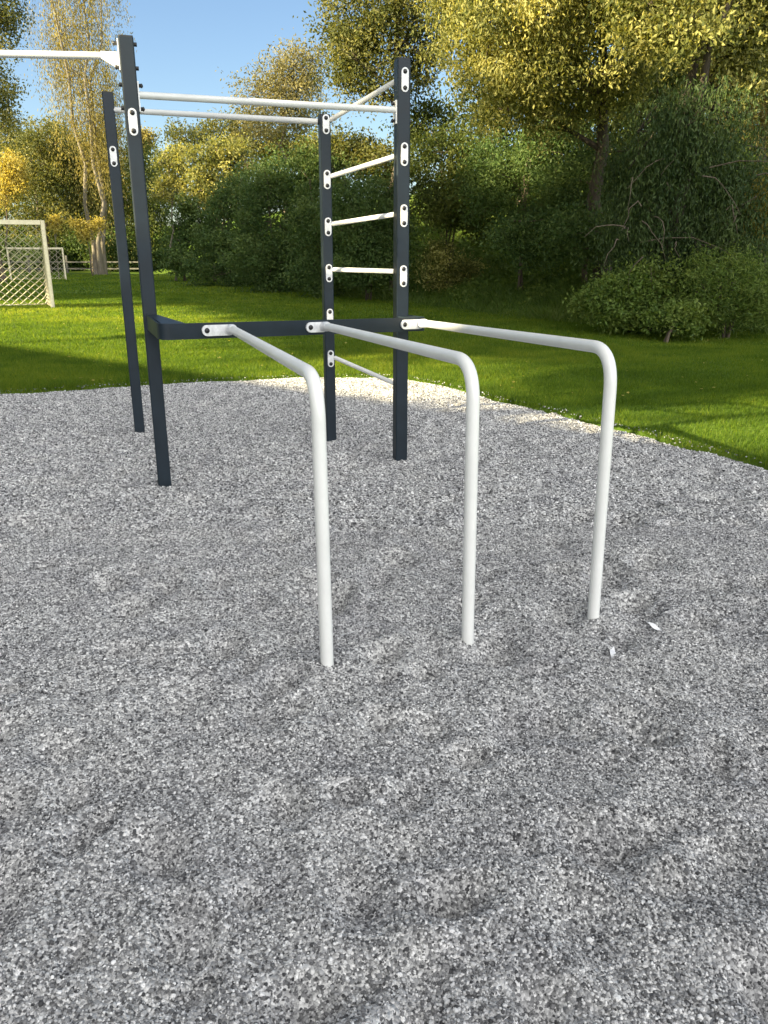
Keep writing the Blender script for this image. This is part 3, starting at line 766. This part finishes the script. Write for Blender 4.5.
# flanges on the side faces
def side_flange(k_, z, sgn, L=.19):
    W = WS[k_]; n_ = U * sgn; c = PP(k_, z) + n_ * (W / 2)
    mb = RB(); mb.box(c + n_ * .004, (.008, .07, L), [U, Vv, Zz], bev=.0)
    mb.build('flange_plate', M_PLATE, post_obj[k_])
    for s_ in (1, -1):
        mb = RB(); q_ = c + Zz * s_ * (L / 2 - .02); mb.tube([q_ + n_ * .008, q_ + n_ * .02, q_ + n_ * .022, q_ + n_ * .029, q_ + n_ * .034], [.011, .011, .014, .012, .004], 10)
        mb.build('bolt', M_BOLT, post_obj[k_])
        mb = RB(); mb.tube([c - n_ * (W + .018) + Zz * s_ * (L / 2 - .02), c - n_ * W + Zz * s_ * (L / 2 - .02)], .012, 8); mb.build('nut', M_BOLT, post_obj[k_])
side_flange('A', zpix('A', 118, 56), -1, .17); side_flange('A', zpix('A', 140, 97), 1, .17)
side_flange('D', 2.54, -1, .15); side_flange('E', 2.74, 1, .17)
# gusset below the left bar
c = PP('A', 2.735) - U * (W / 2 + .008)
mb = RB(); mb.prism([c + Zz * .02 - Vv * .004, c - Zz * .075 - Vv * .004, c - U * .10 - Zz * .02 - Vv * .004, c - U * .10 + Zz * .02 - Vv * .004], Vv * .008)
mb.build('gusset', M_PLATE)
# ladder rungs
for zc, zd in ((2.555, 2.765), (2.16, 2.27), (1.81, 1.87), (1.465, 1.46), (1.05, 1.03), (.765, .60)):
    a = PP('C', zc) + U * .02; b_ = PP('D', zd); d = dirn(a, b_)
    bar(a + d * .045, b_ - d * .05, .0175, 'ladder_rung', M_WHITE)
# bent cross beam in front of A and D
zb = 1.10
cA = at(158, 325, 4.98); cA[2] = 1.134
cD = at(427, 322, 6.10); cD[2] = 1.090
dm = dirn(cA, cD); nm_ = np.array([dm[1], -dm[0], 0.])      # towards the camera
endA = at(146.5, 318, 5.435); endA[2] = 1.158
endD = PP('D', 1.09) + U * (W / 2 + .035) + Vv * .03
def arc(p0, c_, p1, r_, n_=7):
    a = dirn(c_, p0); b2 = dirn(c_, p1)
    s0 = c_ + a * r_; s1 = c_ + b2 * r_
    return [(1 - q) ** 2 * s0 + 2 * q * (1 - q) * c_ + q * q * s1 for q in np.linspace(0, 1, n_)]
path = [endA] + arc(endA, cA, cD, .085, 12) + arc(cA, cD, endD, .06) + [endD]
# flat bar swept along the path
mb = RB(); th, hb = .012, .098; v = []
for i, p in enumerate(path):
    t_ = dirn(path[max(i - 1, 0)], path[min(i + 1, len(path) - 1)]); nn_ = np.array([t_[1], -t_[0], 0])
    for (q, zz_) in ((0, -hb / 2), (0, hb / 2), (-th, hb / 2), (-th, -hb / 2)): v.append(p + nn_ * q + Zz * zz_)
f_ = []
for i in range(len(path) - 1):
    for k_ in range(4): f_.append((i * 4 + k_, i * 4 + (k_ + 1) % 4, i * 4 + 4 + (k_ + 1) % 4, i * 4 + 4 + k_))
f_ += [(3, 2, 1, 0), tuple(len(v) - 4 + q for q in range(4))]
mb.add(v, f_); beam = mb.build('cross_beam', M_POST)
# web plates that tie the beam to the two posts
def flat(p, z_): return np.array([p[0], p[1], z_])
for dz in (.038, -.046):
    mb = RB(); mb.prism([endA + dm * .012 + Zz * dz, cA + dm * .045 - nm_ * .060 + Zz * dz, cA + dm * .09 - nm_ * .018 + Zz * dz, cA + dm * .20 - nm_ * .014 + Zz * (dz - .004), flat(PP('A'), endA[2] + dz) + U * (W / 2) + FN * (W / 2)], Zz * .008); mb.build('web_plate', M_POST, beam)
    zz_ = cD[2] + dz
    mb = RB(); mb.prism([PP('D', zz_) - U * .04 + FN * (W / 2), flat(cD - dm * .12 - nm_ * .014, zz_), flat(cD - dm * .04 - nm_ * .02, zz_), flat(endD - U * .015, zz_), PP('D', zz_) + U * .045 + FN * .03], Zz * .008); mb.build('web_plate', M_POST, beam)
# dip bars
def on_beam(px):
    a_ = (px - 384) / F_PX
    best = min(np.linspace(0, 1, 400), key=lambda q: abs(((cA + (cD - cA) * q)[0]) / ((cA + (cD - cA) * q)[1] * math.cos(PITCH) + (CAM_H - zb) * math.sin(PITCH)) - a_))
    return cA + (cD - cA) * best
def gpt(px, py):
    r_ = at(px, py, 1.) - np.array([0, 0, CAM_H]); t_ = -CAM_H / r_[2]; return r_ * t_ + np.array([0, 0, CAM_H])
for pa, base_px, el_px, label in (((206.5, 229), (328, 674), (317, 377), None), ((310, 322), (468, 645), (474, 362), None), ((404, 420), (593.5, 623), (613, 349), None)):
    bs = gpt(*base_px); el = at(*el_px, bs[1]); el[0] = bs[0] + (el[0] - bs[0]); zt = el[2]
    st0 = on_beam(pa[1]) + nm_ * .045; st0[2] += .010
    top = np.array([el[0], el[1], zt]); dn = np.array([bs[0], bs[1], -.25])
    d1 = dirn(top, st0); d2 = dirn(top, dn); rad = .165
    pts = [st0] + [(1 - q) ** 2 * (top + d1 * rad) + 2 * q * (1 - q) * top + q * q * (top + d2 * rad) for q in np.linspace(0, 1, 14)] + [np.array([*(dn * .5 + top * .5)]), dn]
    mb = RB(); mb.tube(pts, .0262, 20); db = mb.build('dip_bar', M_WHITE)
    # bracket: lug on the beam with one bolt, rounded sleeve at the bar
    cb = on_beam(pa[0]) + nm_ * .001; cb[2] += .002
    ce = on_beam(pa[1]) + nm_ * .001; ce[2] += .002
    L = np.linalg.norm(ce - cb) + .064
    stadium((cb + ce) / 2, nm_, dm, Zz, L, .068, .012, db, False, 'bracket')
    mb = RB(); mb.dome(cb + nm_ * .013, nm_, .017, .010, 0); mb.build('bolt', M_BOLT, db)
    mb = RB(); sv = st0 - d1 * .0
    mb.tube([ce + nm_ * .01, ce * .4 + st0 * .6, st0 + d1 * -.03, st0 - d1 * .075], [.029, .033, .033, .0285], 14); mb.build('sleeve', M_PLATE, db)

# ------------------------------------------------------------------ goals
def goal(name, label, pr, width, height, depth, ang, tube, cell, seedbars=True, cord=.006):
    """pr = foot of the right hand post"""
    root = empty(name, (pr[0], pr[1], 0)); tag(root, label, 'goal', 'football goals on the lawn')
    w = np.array([math.cos(ang), math.sin(ang), 0]); bk = np.array([-math.sin(ang), math.cos(ang), 0])
    z0 = .03
    P0 = np.zeros(3); P1 = -w * width
    for p in (P0, P1):
        mb = MB(); mb.box(p + Zz * (height / 2), (tube, tube, height), [w, bk, Zz], bev=tube * .3); mb.build('goal_post', M_GOAL, root)
    mb = MB(); mb.box((P0 + P1) / 2 + Zz * (height + .001 - tube / 2 + .0), (width - tube - .004, tube * .98, tube), [w, bk, Zz]); mb.build('crossbar', M_GOAL, root)
    mb = MB(); top = .35
    for p in (P0, P1):
        mb.tube([p + bk * tube * .5 + Zz * (height - .08), p + bk * top + Zz * (height - .12), p + bk * depth + Zz * .05], .02, 6)
        mb.tube([p + bk * .05 + Zz * .05, p + bk * depth + Zz * .05], .02, 6)
    mb.tube([P0 + bk * depth + Zz * .05, P1 + bk * depth + Zz * .05], .02, 6)
    mb.build('back_frame', M_GOAL, root)
    # net: back sheet (diamond cells) and the two sides
    mb = MB()
    def sheet(o_, a_, b_, la, lb):
        na, nb_ = int(la / cell), int(lb / cell)
        nb_ = max(nb_, 2)
        for i in range(na + 1):
            sg = 1 if i % 2 else -1
            pts = [o_ + a_ * min(1, max(0, (i + sg * (.5 if j % 2 else -.5)) / na)) + b_ * j / nb_ for j in range(nb_ + 1)]
            mb.tube(pts, cord, 4, cap=False)
    tb = P0 + bk * top + Zz * (height - .12); bb = P0 + bk * depth + Zz * .05
    sheet(tb, -w * width, bb - tb, width, np.linalg.norm(bb - tb))
    sheet(P0 + Zz * (height - .06), -w * width, tb - P0 - Zz * (height - .06), width, .35)
    for p in (P0, P1):
        n_ = int(height / cell)
        for j in range(1, n_):
            z_ = height * j / n_; q = min(1, (height - .12 - z_) / (height - .17)); q = max(q, 0)
            mb.tube([p + Zz * z_, p + bk * (top + (depth - top) * q) + Zz * z_], cord, 3, cap=False)
        m2 = int(depth / cell)
        for j in range(1, m2):
            x_ = depth * j / m2; zt = height - .12 if x_ < top else .05 + (height - .17) * (1 - (x_ - top) / (depth - top))
            mb.tube([p + bk * x_ + Zz * .05, p + bk * x_ + Zz * zt], cord, 3, cap=False)
    mb.build('net', M_NET, root)
g1 = gpt(53, 309); goal('football_goal', 'large cream football goal with knotted net at the left edge', g1, 7.3, 2.46, 1.7, R(27), .12, .12, cord=.016)
g2 = gpt(66, 280); goal('football_goal', 'small far football goal seen right behind the large goal', g2, 3.0, 1.85, 1.0, R(24), .09, .16, cord=.014)

# ------------------------------------------------------------------ rail fence far left
fr = empty('rail_fence', (-20, 66, 0)); tag(fr, 'low grey timber rail fence along the far edge of the field', 'fence')
xs_ = np.arange(-46, -18.5, 3.0)
for x_ in xs_:
    mb = MB(); mb.box((x_ + 20, 0, .6), (.14, .14, 1.5)); mb.build('fence_post', M_FENCE, fr)
for z_ in (.35, .85):
    mb = MB(); mb.box((-12.4, -.1, z_), (27.2, .05, .10)); mb.build('rail', M_FENCE, fr)

# ------------------------------------------------------------------ litter
for (px, py, ang, L, lb) in ((612, 660, 1.25, .115, 'small white scrap lying on gravel nearer the camera'), (653, 632, -1.0, .085, 'small white scrap lying on gravel right of the third dip bar')):
    p = gpt(px, py); z_ = float(grav_z(p[0], p[1])) + .024
    mb = MB(); a_ = np.array([math.cos(ang), math.sin(ang), 0]); b2 = np.array([-a_[1], a_[0], 0])
    top = []; nseg = 7
    ring1 = [a_ * (q - .5) * L + b2 * (.010 * math.sin(q * math.pi) + .002) + Zz * (.006 * math.sin(q * 5)) for q in np.linspace(0, 1, nseg)]
    ring2 = [a_ * (q - .5) * L - b2 * (.008 * math.sin(q * math.pi) + .002) + Zz * (.008 * math.sin(q * 5 + 1)) for q in np.linspace(0, 1, nseg)]
    for i in range(nseg - 1):
        mb.prism([ring1[i], ring2[i], ring2[i + 1], ring1[i + 1]], Zz * .0015)
    o = mb.build('paper_scrap', M_SCRAP); o.location = (p[0], p[1], z_)
    tag(o, lb, 'litter', 'white scraps on the gravel')

# ------------------------------------------------------------------ light
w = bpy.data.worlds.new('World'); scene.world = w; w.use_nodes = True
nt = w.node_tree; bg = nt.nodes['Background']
sky = nt.nodes.new('ShaderNodeTexSky'); sky.sky_type = 'NISHITA'; sky.sun_disc = False
sd_ = np.array([-L2[0] * math.cos(SUN_EL), -L2[1] * math.cos(SUN_EL), math.sin(SUN_EL)])   # towards the sun
sky.sun_elevation = SUN_EL
sky.sun_rotation = math.atan2(sd_[0], sd_[1])
sky.air_density = 1.0; sky.dust_density = .6; sky.ozone_density = 2.6
# cloud added for fill light overhead and behind, clear blue over the far trees
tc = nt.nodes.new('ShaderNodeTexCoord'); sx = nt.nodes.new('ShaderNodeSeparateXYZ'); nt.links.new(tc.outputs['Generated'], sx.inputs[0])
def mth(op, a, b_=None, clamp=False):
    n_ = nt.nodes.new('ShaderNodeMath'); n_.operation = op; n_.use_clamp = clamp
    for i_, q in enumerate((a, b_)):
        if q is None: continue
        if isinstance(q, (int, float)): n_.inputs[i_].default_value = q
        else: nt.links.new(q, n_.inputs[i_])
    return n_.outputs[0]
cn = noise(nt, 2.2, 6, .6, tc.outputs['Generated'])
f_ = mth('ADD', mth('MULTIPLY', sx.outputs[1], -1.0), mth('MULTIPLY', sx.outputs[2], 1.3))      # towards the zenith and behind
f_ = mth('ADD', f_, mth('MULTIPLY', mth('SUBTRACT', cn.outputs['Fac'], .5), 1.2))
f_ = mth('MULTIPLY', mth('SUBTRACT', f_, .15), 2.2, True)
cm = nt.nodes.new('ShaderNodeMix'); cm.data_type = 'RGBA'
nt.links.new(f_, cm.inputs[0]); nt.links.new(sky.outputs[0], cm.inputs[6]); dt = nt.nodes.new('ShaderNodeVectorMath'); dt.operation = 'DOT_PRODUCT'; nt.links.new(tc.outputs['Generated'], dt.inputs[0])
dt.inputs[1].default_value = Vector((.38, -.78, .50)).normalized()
br = mth('ADD', mth('MULTIPLY', mth('POWER', mth('MAXIMUM', dt.outputs['Value'], 0.0), 6.0), 19.0), 2.6)  # bright lobe added to the cloud so its fill models the gravel dents
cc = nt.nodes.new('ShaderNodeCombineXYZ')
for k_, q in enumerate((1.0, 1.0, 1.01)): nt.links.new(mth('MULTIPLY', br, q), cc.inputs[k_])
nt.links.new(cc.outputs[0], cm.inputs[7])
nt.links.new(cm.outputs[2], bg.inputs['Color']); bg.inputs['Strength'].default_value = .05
sl = bpy.data.lights.new('sun', 'SUN'); sl.energy = 5; sl.angle = R(.53); sl.color = (1, .84, .51)
so = bpy.data.objects.new('sun', sl); col.objects.link(so)
so.rotation_euler = Vector(-sd_).to_track_quat('-Z', 'Y').to_euler(); so.location = (-30, 20, 30)

scene.view_settings.view_transform = 'Standard'; scene.view_settings.look = 'None'
scene.view_settings.gamma = 1; scene.view_settings.exposure = 2.12
scene.view_settings.use_curve_mapping = False
scene.cycles.max_bounces = 8; scene.cycles.transparent_max_bounces = 4
scene.cycles.diffuse_bounces = 4; scene.cycles.glossy_bounces = 2; scene.cycles.transmission_bounces = 4
scene.cycles.use_denoising = True
